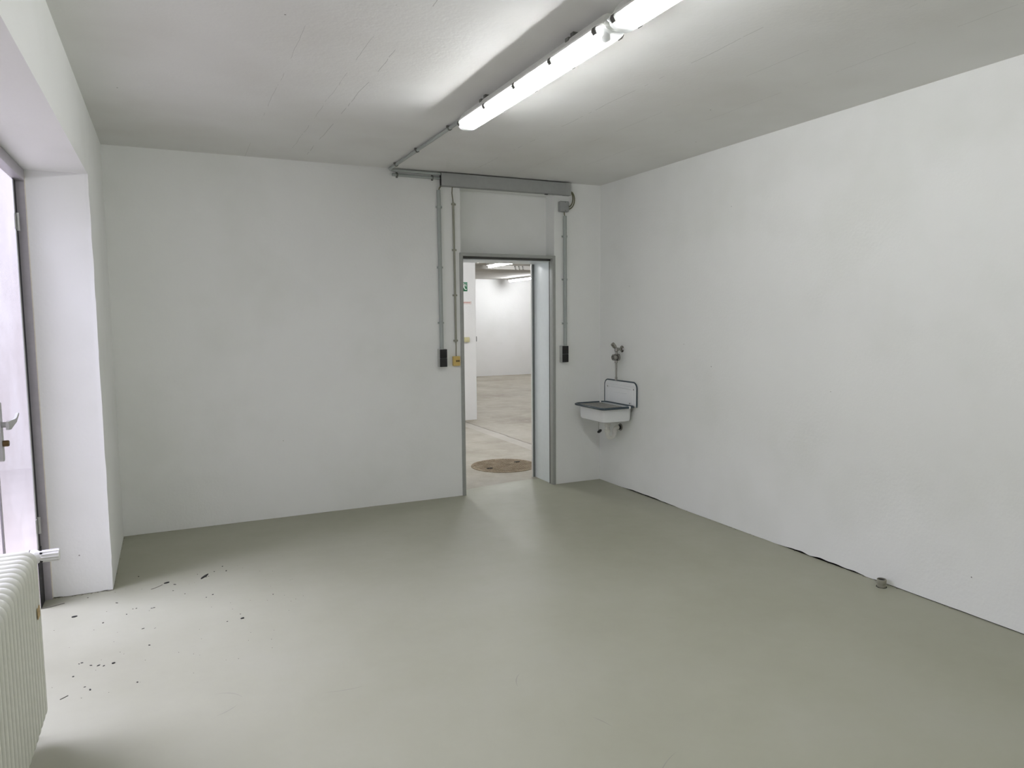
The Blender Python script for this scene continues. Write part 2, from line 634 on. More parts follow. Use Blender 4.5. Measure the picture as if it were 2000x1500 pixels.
# left wall: pier at the far end, deep lintel, parapet behind the radiator
b = B()
def gap_p(s):
    return 0.002 + 0.006 * max(0, nz(s * 22.0, 4.0)) + 0.006 * max(0, 1 - s * 14)
ragged_wall(b, (-0.632, YJ, 0), (XL, YJ, 0), (0, -1, 0), YB - YJ + 0.02, ZS + 0.01, gap_p, 0.012, 0.002)
rows = []
nn = 60
for i in range(nn + 1):                                                    # pier face and its chipped arris
    z = 0.004 + (ZS + 0.006) * i / nn
    e = 0.0028 * nz(z * 7, 2.2) + 0.0016 * nz(z * 23, 8.0)
    rows.append([(XL - 0.016, YJ - 0.0004, z), (XL + 0.002 + e, YJ - 0.002 + e * 0.6, z), (XL + 0.003 + e * 0.3, YJ + 0.03, z), (XL + 0.001, YB + 0.01, z), (XL - 0.02, YB + 0.01, z), (XL - 0.02, YJ + 0.03, z)])
loft(b, rows)
box(b, -0.675, -0.631, YJ + 0.03, YB, 0.0, ZS)                            # wall behind the frame
box(b, -0.675, XL, YF - 0.1, YB + 0.01, ZS, H)                             # lintel
box(b, -0.675, -0.63, 0.25, 1.90, 0.0, 0.86)                               # parapet behind the radiator
box(b, -0.675, XL, YF - 0.1, 0.25, 0.0, ZS)                                # pier beside the camera
struct('wall_left', b, 'wall', 'white painted left wall with a deep recess for door and window')

b = B()
box(b, -0.675, XR + 0.1, YF - 0.2, YF, 0, H)
struct('wall_front', b, 'wall', 'white painted wall behind the viewer')

b = B()
box(b, -14.0, -0.675, -8.0, 16.0, -0.16, -0.06)
struct('ground', b, 'pavement', 'pale pavement outside the frosted door')
b = B()
box(b, -9.0, -0.678, 9.0, 9.25, -0.06, 3.8)  # invented wall: hides the horizon and evens the brightness through the door
struct('backdrop_wall', b, 'backdrop', 'pale wall added outside as an even backdrop for the frosted door')

# ------------------------------------------------------------------ window above the parapet (beside the camera)
w = struct_root('window_1', (XP, 1.1, 0.86), 'frosted window above the radiator')
b = B(); sheet(b, XP, 0.30, 1.86, 0.91, ZS - 0.045)
obj('window_pane', b, 'daylit', w, False)
b = B()
for y0, y1, z0, z1 in ((0.25, 1.90, 0.86, 0.91), (0.25, 1.90, ZS - 0.045, ZS), (0.25, 0.30, 0.91, ZS - 0.045), (1.86, 1.90, 0.91, ZS - 0.045), (1.06, 1.10, 0.91, ZS - 0.045)):
    box(b, XP - 0.006, XP + 0.03, y0, y1, z0, z1, 0.002)
obj('window_frame', b, 'door_frame', w)

# ------------------------------------------------------------------ frosted double door in the recess
d = struct_root('door_1', (XP, 4.0, 0.0), 'daylit frosted white door with grey metal frame in the left recess')
YD0, YD1 = 3.605, 4.44
ZL = 2.198
b = B(); box(b, XP - 0.007, -0.631, 4.456, 4.497, 0.0, ZS - 0.004, 0.001)
obj('door_jamb', b, 'door_frame', d)
b = B(); box(b, XP - 0.007, -0.628, 1.90, 4.456, ZL + 0.006, ZS - 0.004, 0.002)
obj('door_head', b, 'door_frame', d)
b = B(); box(b, XP - 0.007, -0.628, 1.90, 1.95, 0.0, ZL, 0.002)
obj('door_mullion', b, 'door_frame', d)
b = B(); box(b, XP - 0.007, XP - 0.001, 4.392, 4.457, 0.0, ZL + 0.008)
obj('gasket', b, 'rubber', d)
b = B(); box(b, XP + 0.0005, XP + 0.003, 4.33, 4.457, 0.0, 0.30)  # black strip over the low far end of the leaf
obj('black_low_strip', b, 'rubber', d)
b = B(); box(b, -0.634, -0.627, 4.4605, 4.4665, 0.004, ZS - 0.03, 0.0015)
obj('sealant_bead', b, 'bead', d)
b = B(); sheet(b, XP, YD0, 4.385, 0.012, ZL)
leaf = obj('door_leaf', b, 'daylit', d)
for ya, yc in ((2.78, YD0 - 0.014), (1.95, 2.766)):  # last pane, unseen behind the radiator, added to admit more daylight
    b = B(); sheet(b, XP, ya, yc, 0.012, ZL)
    obj('door_leaf', b, 'daylit', d)
b = B(); box(b, XP - 0.004, XP + 0.0015, 4.372, 4.394, 0.012, ZL, 0.0015)
obj('leaf_edge', b, 'alu', leaf)
b = B(); box(b, XP - 0.006, XP + 0.0015, 2.766, 2.78, 0.012, ZL)
obj('meeting_strip', b, 'door_frame', d)
b = B(); box(b, XP - 0.006, XP + 0.0015, YD0 - 0.014, YD0, 0.012, ZL)
obj('meeting_strip', b, 'door_frame', d)
for z in (0.385, 1.945):
    b = B()
    cyl(b, (XP + 0.009, 4.388, z), (XP + 0.009, 4.388, z + 0.088), 0.0075, n=14)
    box(b, XP, XP + 0.004, 4.345, 4.384, z + 0.006, z + 0.082, 0.0015)
    obj('hinge', b, 'alu', d)
# handle: long plate, lever with turned-up tip, key cylinder
b = B()
prism(b, rrect(3.628, 3.672, 0.90, 1.15, 0.012), 'x', (XP, XP + 0.012))
plate = obj('handle_plate', b, 'alu', leaf)
b = B()
cyl(b, (XP + 0.012, 3.65, 1.055), (XP + 0.036, 3.65, 1.055), 0.012, n=16)
obj('lever_neck', b, 'alu', leaf)
b = B()
pts = [(XP + 0.036, 3.628, 1.052), (XP + 0.040, 3.66, 1.052), (XP + 0.041, 3.74, 1.056), (XP + 0.041, 3.775, 1.058), (XP + 0.040, 3.83, 1.074), (XP + 0.040, 3.842, 1.078)]
hw = [0.017, 0.019, 0.011, 0.0095, 0.008, 0.006]
rings = []
for (x, y, z), h in zip(pts, hw):
    rings.append([(x - 0.006, y, z - h), (x + 0.004, y, z - h), (x + 0.006, y, z), (x + 0.004, y, z + h), (x - 0.006, y, z + h)])
loft(b, rings)
obj('lever', b, 'alu', leaf)
b = B()
turned(b, (XP + 0.012, 3.652, 0.975), (1, 0, 0), [(0, 0.0135), (0.018, 0.0135), (0.022, 0.011)], 18)
obj('lock_cylinder', b, 'brass', leaf)

# ------------------------------------------------------------------ steel door frame and lining in the back doorway
d2 = struct_root('door_2', ((DX0 + DX1) / 2, YB, 0.0), 'open doorway with grey steel frame in the back wall')
fx0, fx1 = 2.174, 3.066
fw = 0.03
b = B()
box(b, fx0, fx0 + fw, YB - 0.010, YB + 0.045, 0, ZD, 0.004)
obj('frame_jamb', b, 'steel_grey', d2)
b = B()
box(b, fx1 - fw, fx1, YB - 0.010, YB + 0.045, 0, ZD, 0.004)
obj('frame_jamb', b, 'steel_grey', d2)
b = B()
box(b, fx0 + 0.002, fx1 - 0.002, YB - 0.0095, YB + 0.15, ZD - 0.026, ZD, 0.004)
obj('frame_head', b, 'steel_grey', d2)
b = B()
box(b, fx1 - fw + 0.002, fx1 - 0.004, YB + 0.045, YB + 0.062, 0.0, ZD - 0.026)
box(b, fx0 + fw, fx1 - fw + 0.002, YB + 0.030, YB + 0.045, ZD - 0.044, ZD - 0.026)
obj('gasket', b, 'gasket_grey', d2)
b = B()
box(b, 3.046, DX1 + 0.004, YB + 0.062, YH + 0.002, 0.0, ZD - 0.05, 0.001)
obj('lining_panel', b, 'lining', d2)
b = B()
box(b, DX0, 3.046, YB + 0.05, YH + 0.002, ZD - 0.05, ZD - 0.026, 0.001)
obj('lining_head', b, 'lining', d2)
b = B()
box(b, DX0 - 0.004, DX0 + 0.012, YB + 0.05, YH + 0.002, 0.0, ZD - 0.05, 0.001)
obj('lining_panel', b, 'lining', d2)
b = B()
box(b, 3.026, 3.06, YH + 0.002, YH + 0.012, 0.0, ZD - 0.05, 0.001)
obj('edge_profile', b, 'lining_edge', d2)
b = B()
box(b, 3.018, 3.026, YH + 0.004, YH + 0.02, 0.0, ZD - 0.05, 0.001)
obj('edge_lip', b, 'white_pl', d2)

# ------------------------------------------------------------------ hall shell
b = B(); box(b, 1.2, 12.8, 17.0, 17.2, -0.02, HC)
struct('wall_far', b, 'wall_hall', 'white far wall of the hall')
b = B(); box(b, 1.2, 1.5, YH, 17.0, -0.02, HC)
struct('wall_hall_left', b, 'wall_hall')
b = B(); box(b, 12.5, 12.8, YB, 17.0, -0.02, HC)
struct('wall_hall_right', b, 'wall_hall')
b = B(); box(b, XR + 0.1, 12.5, YB + 0.06, YH, -0.02, HC)
struct('wall_hall_near', b, 'wall_hall')
b = B(); box(b, 1.2, 12.8, YH, 17.2, HC, HC + 0.2)
struct('ceiling_hall', b, 'ceiling_hall', 'grey-white hall ceiling')
b = B(); box(b, 1.5, 12.5, 12.45, 13.3, 2.395, HC, 0.004)
struct('beam', b, 'ceiling_hall', 'shallow ceiling beam across the hall')
b = B()
prism(b, rrect(3.55, 4.055, 9.745, 10.2, 0.008, 2), 'z', (-0.003, HC))
struct('pillar', b, 'wall_hall', 'white pillar standing in the hall')

# ------------------------------------------------------------------ ceiling lights of this room
def clip_poly(s):
    return [(0.029 * s, 0.034), (0.050 * s, -0.001), (0.063 * s, -0.001), (0.0665 * s, -0.014), (0.058 * s, -0.028), (0.0545 * s, -0.026),
            (0.0620 * s, -0.013), (0.0605 * s, -0.004), (0.049 * s, -0.0035), (0.026 * s, 0.034)]

def fluorescent(label, xc, y0, y1, zf, top):
    """trough housing on two brackets, milky-clear cover held by spring clips, one tube"""
    t = thing('fluorescent_light', label, 'light', (xc, (y0 + y1) / 2, H), 'fluorescent lights in a row on the room ceiling')
    L = y1 - y0
    # housing: trapezoid trough with a rounded flange
    prof = [(-0.058, zf - 0.004), (-0.060, zf + 0.004), (-0.052, zf + 0.006), (-0.031, top - 0.006), (-0.026, top), (0.026, top), (0.031, top - 0.006), (0.052, zf + 0.006), (0.060, zf + 0.004), (0.058, zf - 0.004)]
    b = B()
    def ring(y, sc, zsc=1.0):
        return [(xc + p[0] * sc, y, zf + (p[1] - zf) * zsc) for p in prof]
    loft(b, [ring(y0 + 0.012, 0.8, 0.7), ring(y0 + 0.018, 0.93, 0.95), ring(y0 + 0.04, 1), ring(y1 - 0.04, 1), ring(y1 - 0.018, 0.93, 0.95), ring(y1 - 0.012, 0.8, 0.7)])
    obj('housing', b, 'lamp_body', t)
    # white reflector tray just under the housing
    b = B()
    box(b, xc - 0.046, xc + 0.046, y0 + 0.05, y1 - 0.05, zf - 0.0075, zf - 0.0045, 0.001)
    obj('reflector', b, 'lamp_white', t)
    # cover: U-shaped shell with closed rounded ends and a flange lip
    b = B()
    nseg = 14
    def cring(y, sc, dz):
        pts = [(xc - 0.0615 * min(1, sc + .04), y, zf - 0.004)]
        pts += [(xc - 0.0515 * sc * math.cos(PI * i / nseg), y, zf - 0.010 - 0.036 * dz * math.sin(PI * i / nseg) ** 0.8) for i in range(nseg + 1)]
        pts += [(xc + 0.0615 * min(1, sc + .04), y, zf - 0.004)]
        return pts
    loft(b, [cring(y0 + 0.001, 0.80, 0.35), cring(y0 + 0.004, 0.9, 0.7), cring(y0 + 0.014, 0.97, 0.93), cring(y0 + 0.03, 1, 1), cring(y1 - 0.03, 1, 1), cring(y1 - 0.014, 0.97, 0.93), cring(y1 - 0.004, 0.9, 0.7), cring(y1 - 0.001, 0.80, 0.35)], False, False, False)
    cov = obj('cover', b, 'cover', t)
    b = B()
    cyl(b, (xc, y0 + 0.075, zf - 0.026), (xc, y1 - 0.075, zf - 0.026), 0.013, n=14)
    obj('tube', b, 'tube', t)
    for ya, yb_ in ((y0 + 0.048, y0 + 0.075), (y1 - 0.075, y1 - 0.048)):
        b = B()
        turned(b, (xc, ya, zf - 0.026), (0, 1, 0), [(0, 0.012), (0.004, 0.0155), (yb_ - ya - 0.003, 0.0155), (yb_ - ya, 0.013)], 16)
        box(b, xc - 0.011, xc + 0.011, ya, yb_ - 0.006, zf - 0.022, zf - 0.004, 0.001)
        obj('lamp_holder', b, 'lamp_white', t)
    for k in range(5):
        y = y0 + 0.05 + (L - 0.10) * k / 4
        for s in (-1, 1):
            b = B()
            prism(b, [(xc + p[0], zf + p[1]) for p in clip_poly(s)], 'y', (y - 0.012, y + 0.012))
            obj('clip', b, 'clipsteel', t)
    for y in (y0 + 0.3, y1 - 0.3):
        b = B()
        box(b, xc - 0.034, xc + 0.034, y - 0.012, y + 0.012, top - 0.001, top + 0.004, 0.001)
        box(b, xc - 0.012, xc + 0.012, y - 0.012, y + 0.012, top + 0.004, H)
        box(b, xc - 0.037, xc - 0.029, y - 0.012, y + 0.012, top - 0.012, top + 0.003)
        obj('bracket', b, 'clipdark', t)
    return t

LX, LZ, LT = 1.560, 2.575, 2.622
l1 = fluorescent('white fluorescent ceiling light fully in view, nearer the doorway', LX, 2.362, 3.868, LZ, LT)
l2 = copy_tree(l1, (0, -1.535, 0))
l3 = copy_tree(l1, (0, -4.10, 0))
l3['label'] = 'fluorescent ceiling light behind the viewer, last of the row'
l2['label'] = 'fluorescent ceiling light cut off by the top edge of the photo'

# ------------------------------------------------------------------ grey duct above the doorway
t = thing('cable_duct', 'long grey metal cable duct above the doorway', 'cable duct', (2.61, YB, 2.535))
b = B()
tx0, tx1, tz0, tz1, ty = 2.012, 3.200, 2.538, 2.642, YB - 0.05
box(b, tx0, tx1, ty, ty + 0.002, tz0, tz1, 0.0006)
box(b, tx0, tx1, ty, YB - 0.0005, tz0, tz0 + 0.002)
box(b, tx0, tx1, ty, YB - 0.0005, tz1 - 0.002, tz1)
box(b, tx1 - 0.06, tx1, ty - 0.001, YB - 0.0005, tz0 - 0.001, tz1 + 0.001, 0.001)
obj('duct_body', b, 'tray', t)
b = B(); box(b, tx0 + 0.004, tx0 + 0.01, ty + 0.002, YB - 0.0005, tz0 + 0.002, tz1 - 0.002)  # black plate paints the dark inside of the hollow duct
obj('open_end_shade', b, 'rubber', t)
b = B(); box(b, 2.955, 2.985, YB - 0.03, YB - 0.012, tz0 - 0.004, tz0, 0.001)
obj('bottom_slot', b, 'rubber', t)

# ------------------------------------------------------------------ conduits
def saddle(bm, c, axis, r, nrm, wide=0.014):
    """ring clip with two ears against the wall; c = pipe axis point, nrm = away from the wall"""
    c, a, nrm = Vector(c), Vector(axis).normalized(), Vector(nrm).normalized()
    s = a.cross(nrm)
    outer = [s * ((r + 0.0035) * math.cos(x)) + nrm * ((r + 0.0035) * math.sin(x)) for x in [PI * i / 10 for i in range(11)]]
    base = r + 0.001
    poly = [s * (r + 0.010) - nrm * base, s * (r + 0.010) - nrm * (base - 0.010)] + [s * (r + 0.0035) - nrm * (base - 0.011)] + outer + [-s * (r + 0.0035) - nrm * (base - 0.011), -s * (r + 0.010) - nrm * (base - 0.010), -s * (r + 0.010) - nrm * base]
    loft(bm, [[c + p - a * wide / 2 for p in poly], [c + p + a * wide / 2 for p in poly]])

def conduit(label, pts, r, clips, nrm, mat='conduit', clipmat='conduit', n=14):
    mid = Vector(pts[len(pts) // 2])
    lo = min(p[2] for p in pts)
    t = thing('cable_conduit', label, 'conduit', (mid.x, mid.y, lo), 'grey cable conduits')
    b = B(); sweep(b, pts, r, n)
    obj('pipe', b, mat, t)
    for c, ax, nm in clips:
        b = B(); saddle(b, c, ax, r, nm)
        obj('clip', b, clipmat, t)
    return t

def bend(a, corner, c, r, k=5):
    a, q, c = Vector(a), Vector(corner), Vector(c)
    u, v = (a - q).normalized(), (c - q).normalized()
    out = []
    p0, p1 = q + u * r, q + v * r
    for i in range(k + 1):
        s = i / k
        out.append((p0 * (1 - s) ** 2 + q * (2 * s * (1 - s)) + p1 * s ** 2))
    return out

R1 = 0.0155
y1 = YB - R1 - 0.001
conduit('thick grey vertical conduit left of the doorway above the black switch', [(2.004, y1, 1.236), (2.002, y1, 1.7), (1.999, y1, 2.508)], R1,
        [((2.003, y1, z), (0, 0, 1), (0, -1, 0)) for z in (1.452, 1.897, 2.375)], None)
R2 = 0.009
y2 = YB - R2 - 0.001
conduit('thin olive-grey vertical conduit beside the left jamb above the yellow box', [(2.130, y2, 1.29), (2.129, y2, 1.8), (2.124, y2, 2.42)], R2,
        [((2.129, y2, z), (0, 0, 1), (0, -1, 0)) for z in (1.305, 1.675, 2.04, 2.405)], None, 'conduit_b', 'conduit_b', 12)
R3 = 0.0155
y3 = YB - R3 - 0.001
conduit('grey vertical conduit right of the doorway below the junction box', [(3.158, y3, 1.236), (3.157, y3, 1.8), (3.156, y3, 2.365)], R3,
        [((3.157, y3, z), (0, 0, 1), (0, -1, 0)) for z in (1.435, 1.818, 2.19)], None)
RC = 0.011
zc = H - RC - 0.006
yw = YB - RC - 0.016
pts = [(1.592, 3.90, zc)] + bend((1.592, 4, zc), (1.592, yw, zc), (2.0, yw, zc), 0.04) + [(2.012, yw, zc)]
conduit('grey conduit on the ceiling from the light to the duct', pts, RC,
        [((1.592, y, zc), (0, 1, 0), (0, 0, -1)) for y in (4.20, 4.83, 5.33)], None, 'conduit', 'clipdark')
yw2 = YB - RC - 0.002
conduit('short grey conduit on the wall just under the ceiling, left of the duct', [(1.622, yw2, 2.601), (1.8, yw2, 2.601), (2.010, yw2, 2.601)], RC,
        [((x, yw2, 2.601), (1, 0, 0), (0, -1, 0)) for x in (1.66, 1.95)], None, 'conduit', 'clipdark')

# ------------------------------------------------------------------ junction box with looping cables
t = thing('junction_box', 'grey junction box on the wall below the right end of the duct', 'junction box', (3.14, YB, 2.395))
b = B()
box(b, 3.094, 3.184, YB - 0.045, YB - 0.0005, 2.397, 2.487, 0.010, 3)
jb = obj('box_body', b, 'box', t)
for z in (2.482, 2.402):
    b = B(); cyl(b, (3.145, YB - 0.0475, z - (0.004 if z > 2.44 else -0.004)), (3.145, YB - 0.044, z - (0.004 if z > 2.44 else -0.004)), 0.004, n=10)
    obj('screw', b, 'clipdark', jb)
b = B(); sweep(b, [(3.148, YB - 0.02, 2.398), (3.148, YB - 0.02, 2.38), (3.153, YB - 0.017, 2.362)], 0.005, 8)
obj('cable', b, 'cable', t)
for k, (dx, z1) in enumerate(((0.0, 2.425), (0.014, 2.448))):
    pts = []
    for i in range(13):
        s = i / 12
        a = PI * s
        pts.append((3.203 + (0.050 - dx) * math.sin(a) - 0.018 * s, YB - 0.03 + 0.004 * k, 2.573 - 0.004 * k + (z1 - 2.573) * (1 - math.cos(a)) / 2))
    b = B(); sweep(b, pts, 0.0055, 8)
    obj('cable', b, 'cable', t)

# ------------------------------------------------------------------ switches and the yellow box
def switch(name, label, x0, x1, z0, z1):
    t = thing(name, label, 'switch', ((x0 + x1) / 2, YB, z0), 'black double switches beside the doorway')
    b = B(); box(b, x0, x1, YB - 0.052, YB - 0.0005, z0, z1, 0.003)
    obj('housing', b, 'switchbody', t)
    zm = (z0 + z1) / 2
    for a, c in ((z0 + 0.002, zm - 0.001), (zm + 0.001, z1 - 0.002)):
        b = B(); box(b, x0 + 0.001, x1 - 0.001, YB - 0.062, YB - 0.051, a, c, 0.002)
        obj('rocker', b, 'black', t)
    return t
switch('wall_switch', 'black and grey double switch left of the doorway', 1.971, 2.034, 1.094, 1.240)
switch('wall_switch', 'black and grey double switch right of the doorway', 3.107, 3.166, 1.094, 1.240)

t = thing('yellow_push_button', 'yellow push-button box with dark print beside the left door jamb', 'push button', (2.128, YB, 1.096))
b = B(); box(b, 2.098, 2.160, YB - 0.028, YB - 0.0005, 1.097, 1.177, 0.006, 3)
yb_ = obj('box_body', b, 'yellow', t)
b = B()
for k, (x, w) in enumerate(((2.122, 0.008), (2.133, 0.006), (2.143, 0.009))):
    box(b, x, x + w, YB - 0.0295, YB - 0.027, 1.130, 1.146)
    box(b, x + 0.001, x + w - 0.002, YB - 0.0296, YB - 0.0285, 1.135, 1.140)
obj('print', b, 'print', yb_)
b = B(); sweep(b, [(2.130, YB - 0.010, 1.292), (2.131, YB - 0.010, 1.25), (2.129, YB - 0.012, 1.20), (2.129, YB - 0.014, 1.172)], 0.004, 8)
obj('cable', b, 'cable', t)
b = B(); sweep(b, [(2.000, YB - 0.016, 2.505), (2.006, YB - 0.018, 2.525), (2.018, YB - 0.022, 2.539)], 0.005, 8)
tag(obj('loose_cable', b, 'cable'), 'stub of dark cable between the thick left conduit and the duct', 'cable')
b = B(); sweep(b, [(2.124, YB - 0.010, 2.415), (2.120, YB - 0.012, 2.45), (2.112, YB - 0.018, 2.49), (2.113, YB - 0.024, 2.538)], 0.004, 8)
o = obj('loose_cable', b, 'cable')
tag(o, 'thin dark cable from the duct down to the thin conduit', 'cable')

# ------------------------------------------------------------------ enamel sink on the right wall
t = thing('utility_sink', 'white enamel utility sink with dark rim on the right wall', 'sink', (3.36, 5.215, 0.60))
sx0, sx1, sy0, sy1, sz = 3.188, 3.512, 4.985, 5.443, 0.732
def ring3(x0, x1, y0, y1, r, z, n=5):
    return [(p[0], p[1], z) for p in rrect(x0, x1, y0, y1, r, n)]
b = B()
def inset(k, r, z):
    return ring3(sx0 + k, sx1 - k * 0.35, sy0 + k, sy1 - k, r, z)
loft(b, [inset(0.006, 0.04, sz), inset(0.020, 0.04, sz - 0.006), inset(0.026, 0.04, sz - 0.02), inset(0.029, 0.04, sz - 0.104), inset(0.034, 0.042, sz - 0.118), inset(0.052, 0.045, sz - 0.126),
         inset(0.064, 0.05, sz - 0.122), inset(0.042, 0.05, sz - 0.114), inset(0.033, 0.04, sz - 0.098), inset(0.030, 0.04, sz - 0.02), inset(0.020, 0.04, sz - 0.003)], True, True, False)
b2 = b
bm = b2
vs = ring3(sx0 + 0.064, sx1 - 0.0224, sy0 + 0.064, sy1 - 0.064, 0.05, sz - 0.1221)
bm.faces.new([bm.verts.new(p) for p in vs])
obj('bowl', b, 'enamel', t)
b = B(); sweep(b, ring3(sx0, sx1 - 0.004, sy0, sy1, 0.04, sz), 0.0105, 10, closed=True)
obj('rim', b, 'enamel_rim', t)
# backsplash
by0, by1, bz0, bz1 = 4.972, 5.462, 0.728, 0.936
b = B()
prof = [(by0, bz0)] + [(by1, bz0)] + [(by1 - 0.05 + 0.05 * math.cos(a), bz1 - 0.05 + 0.05 * math.sin(a)) for a in [PI / 2 * i / 8 for i in range(9)]] + [(by0 + 0.05 + 0.05 * math.cos(a), bz1 - 0.05 + 0.05 * math.sin(a)) for a in [PI / 2 + PI / 2 * i / 8 for i in range(9)]]
prism(b, prof, 'x', (XR - 0.012, XR - 0.0005))
bs = obj('backsplash', b, 'enamel', t)
b = B(); sweep(b, [(XR - 0.010, p[0], p[1]) for p in prof[1:]] + [(XR - 0.010, by0, bz0)], 0.0062, 8)
obj('backsplash_rim', b, 'enamel_rim', bs)
b = B()
xe = XR - 0.0125
sweep(b, [(xe, by0 + 0.03, bz1 - 0.035), (xe, by1 - 0.03, bz1 - 0.035)], 0.004, 6)
sweep(b, [(xe, by0 + 0.06, bz0 + 0.02), (xe, by0 + 0.06, bz1 - 0.07), (xe, by0 + 0.075, bz1 - 0.058), (xe, by1 - 0.075, bz1 - 0.058), (xe, by1 - 0.06, bz1 - 0.07), (xe, by1 - 0.06, bz0 + 0.02)], 0.0045, 6)
sweep(b, [(xe, by0 + 0.15, bz1 - 0.10), (xe, by1 - 0.15, bz1 - 0.10)], 0.004, 6)
obj('embossed_ridge', b, 'enamel', bs)
for y, z in ((by0 + 0.045, bz1 - 0.06), (by1 - 0.045, bz1 - 0.06), (by0 + 0.1, bz0 + 0.025)):
    b = B(); turned(b, (XR - 0.012, y, z), (-1, 0, 0), [(0, 0.007), (0.002, 0.006), (0.003, 0.003)], 12)
    obj('screw', b, 'chrome', bs)
# folding metal grate in the bowl
b = B()
gx0, gx1, gy0, gy1, gz = sx0 + 0.03, sx1 - 0.09, sy0 + 0.05, sy1 - 0.05, sz + 0.001
sweep(b, ring3(gx0, gx1, gy0, gy1, 0.02, gz, 3), 0.0035, 6, closed=True)
gr = obj('grate', b, 'chrome', t)
for k in range(8):
    y = gy0 + 0.03 + (gy1 - gy0 - 0.06) * k / 7
    b = B(); cyl(b, (gx0, y, gz + 0.001), (gx1, y, gz + 0.001), 0.0028, n=6)
    obj('bar', b, 'chrome', gr)
for x, y in ((sx1 - 0.06, sy0), (sx1 - 0.06, sy1)):
    b = B(); box(b, x - 0.008, x + 0.008, y - 0.011, y + 0.011, sz - 0.012, sz + 0.0115, 0.002)
    obj('rim_clip', b, 'white_pl', t)
# drain: tail piece, slip nuts, U-bend into the wall
tx, tyy = 3.392, 5.225
b = B()
turned(b, (tx, tyy, sz - 0.128), (0, 0, -1), [(0, 0.030), (0.012, 0.030), (0.016, 0.022), (0.035, 0.022), (0.036, 0.027), (0.058, 0.025), (0.060, 0.020), (0.085, 0.020), (0.086, 0.026), (0.108, 0.026), (0.110, 0.019)], 20)
ya = tyy - 0.001
path = [(tx, tyy, 0.50)] + [tuple(p) for p in arc((tx + 0.036, tyy, 0.478), (-1, 0, 0), (0, 0, -1), 0.036, 0, PI, 10)] + [(tx + 0.072, tyy, 0.505)] + [tuple(p) for p in arc((tx + 0.097, tyy, 0.505), (-1, 0, 0), (0, 0, 1), 0.025, 0.2, PI / 2, 5)] + [(XR - 0.004, tyy, 0.530)]
sweep(b, path, 0.0175, 14)
turned(b, (tx + 0.072, tyy, 0.488), (0, 0, 1), [(0, 0.018), (0.001, 0.0235), (0.020, 0.0235), (0.021, 0.018)], 18)
tr = obj('drain_trap', b, 'trap', t)
b = B(); turned(b, (XR - 0.0005, tyy, 0.530), (-1, 0, 0), [(0, 0.032), (0.004, 0.031), (0.010, 0.020)], 24)
obj('rosette', b, 'chrome', tr)
b = B(); turned(b, (XR - 0.011, tyy, 0.530), (-1, 0, 0), [(0, 0.0215), (0.010, 0.0205), (0.012, 0.0178)], 20)  # black collar paints the shade of the hole in the rosette
obj('rosette_hole_shade', b, 'rubber', tr)
# plug dangling on its chain
b = B(); sweep(b, [(3.262, 5.16, 0.612), (3.262, 5.16, 0.56), (3.263, 5.16, 0.528)], 0.0016, 6)
ch = obj('plug_chain', b, 'chrome', t)
b = B(); turned(b, (3.263, 5.16, 0.532), (0.35, -0.5, -0.75), [(0, 0.004), (0.003, 0.017), (0.009, 0.022), (0.016, 0.021), (0.022, 0.015), (0.024, 0.004)], 18)
obj('plug', b, 'black', ch)

# ------------------------------------------------------------------ wall tap above the sink
t = thing('wall_tap', 'chrome wall tap with long spout above the sink', 'tap', (XR, 5.21, 0.945))
ty_ = 5.208
b = B(); turned(b, (XR - 0.0005, ty_, 1.212), (-1, 0, 0), [(0, 0.030), (0.003, 0.030), (0.010, 0.022), (0.014, 0.012)], 24)
obj('wall_flange', b, 'chrome', t)
b = B()
cyl(b, (XR - 0.01, ty_, 1.212), (3.468, ty_, 1.212), 0.0115, n=16)
turned(b, (3.487, ty_, 1.212), (-1, 0, 0), [(0, 0.012), (0.001, 0.016), (0.014, 0.016), (0.016, 0.012)], 6)
turned(b, (3.468, ty_, 1.225), (0, 0, -1), [(0, 0.012), (0.004, 0.0155), (0.030, 0.0155), (0.034, 0.011), (0.060, 0.011)], 18)
obj('tap_body', b, 'chrome', t)
b = B(); turned(b, (3.470, ty_, 1.212), (-0.62, 0.1, 0.78), [(0.004, 0.012), (0.02, 0.014), (0.024, 0.018), (0.060, 0.018), (0.064, 0.015), (0.066, 0.006)], 16)
obj('tap_handle', b, 'chrome', t)
b = B(); turned(b, (3.494, ty_, 1.142), (-1, 0, 0), [(0, 0.022), (0.003, 0.031), (0.020, 0.031), (0.024, 0.021), (0.036, 0.021), (0.038, 0.027), (0.058, 0.027), (0.061, 0.024)], 24)
kn = obj('flow_regulator', b, 'chrome', t)
b = B()
for a in (0.4, 2.0, 3.7, 5.0):
    c = Vector((3.4325, ty_ + 0.012 * math.cos(a), 1.142 + 0.012 * math.sin(a)))
    box(b, c.x, c.x + 0.001, c.y - 0.003, c.y + 0.003, c.z - 0.005, c.z + 0.005)
obj('dial_mark', b, 'black', kn)
b = B()
turned(b, (3.468, ty_, 1.118), (0, 0, -1), [(0, 0.010), (0.002, 0.0135), (0.022, 0.0135), (0.026, 0.009), (0.145, 0.008), (0.147, 0.0105), (0.172, 0.0105), (0.175, 0.008)], 16)
obj('spout', b, 'chrome', t)

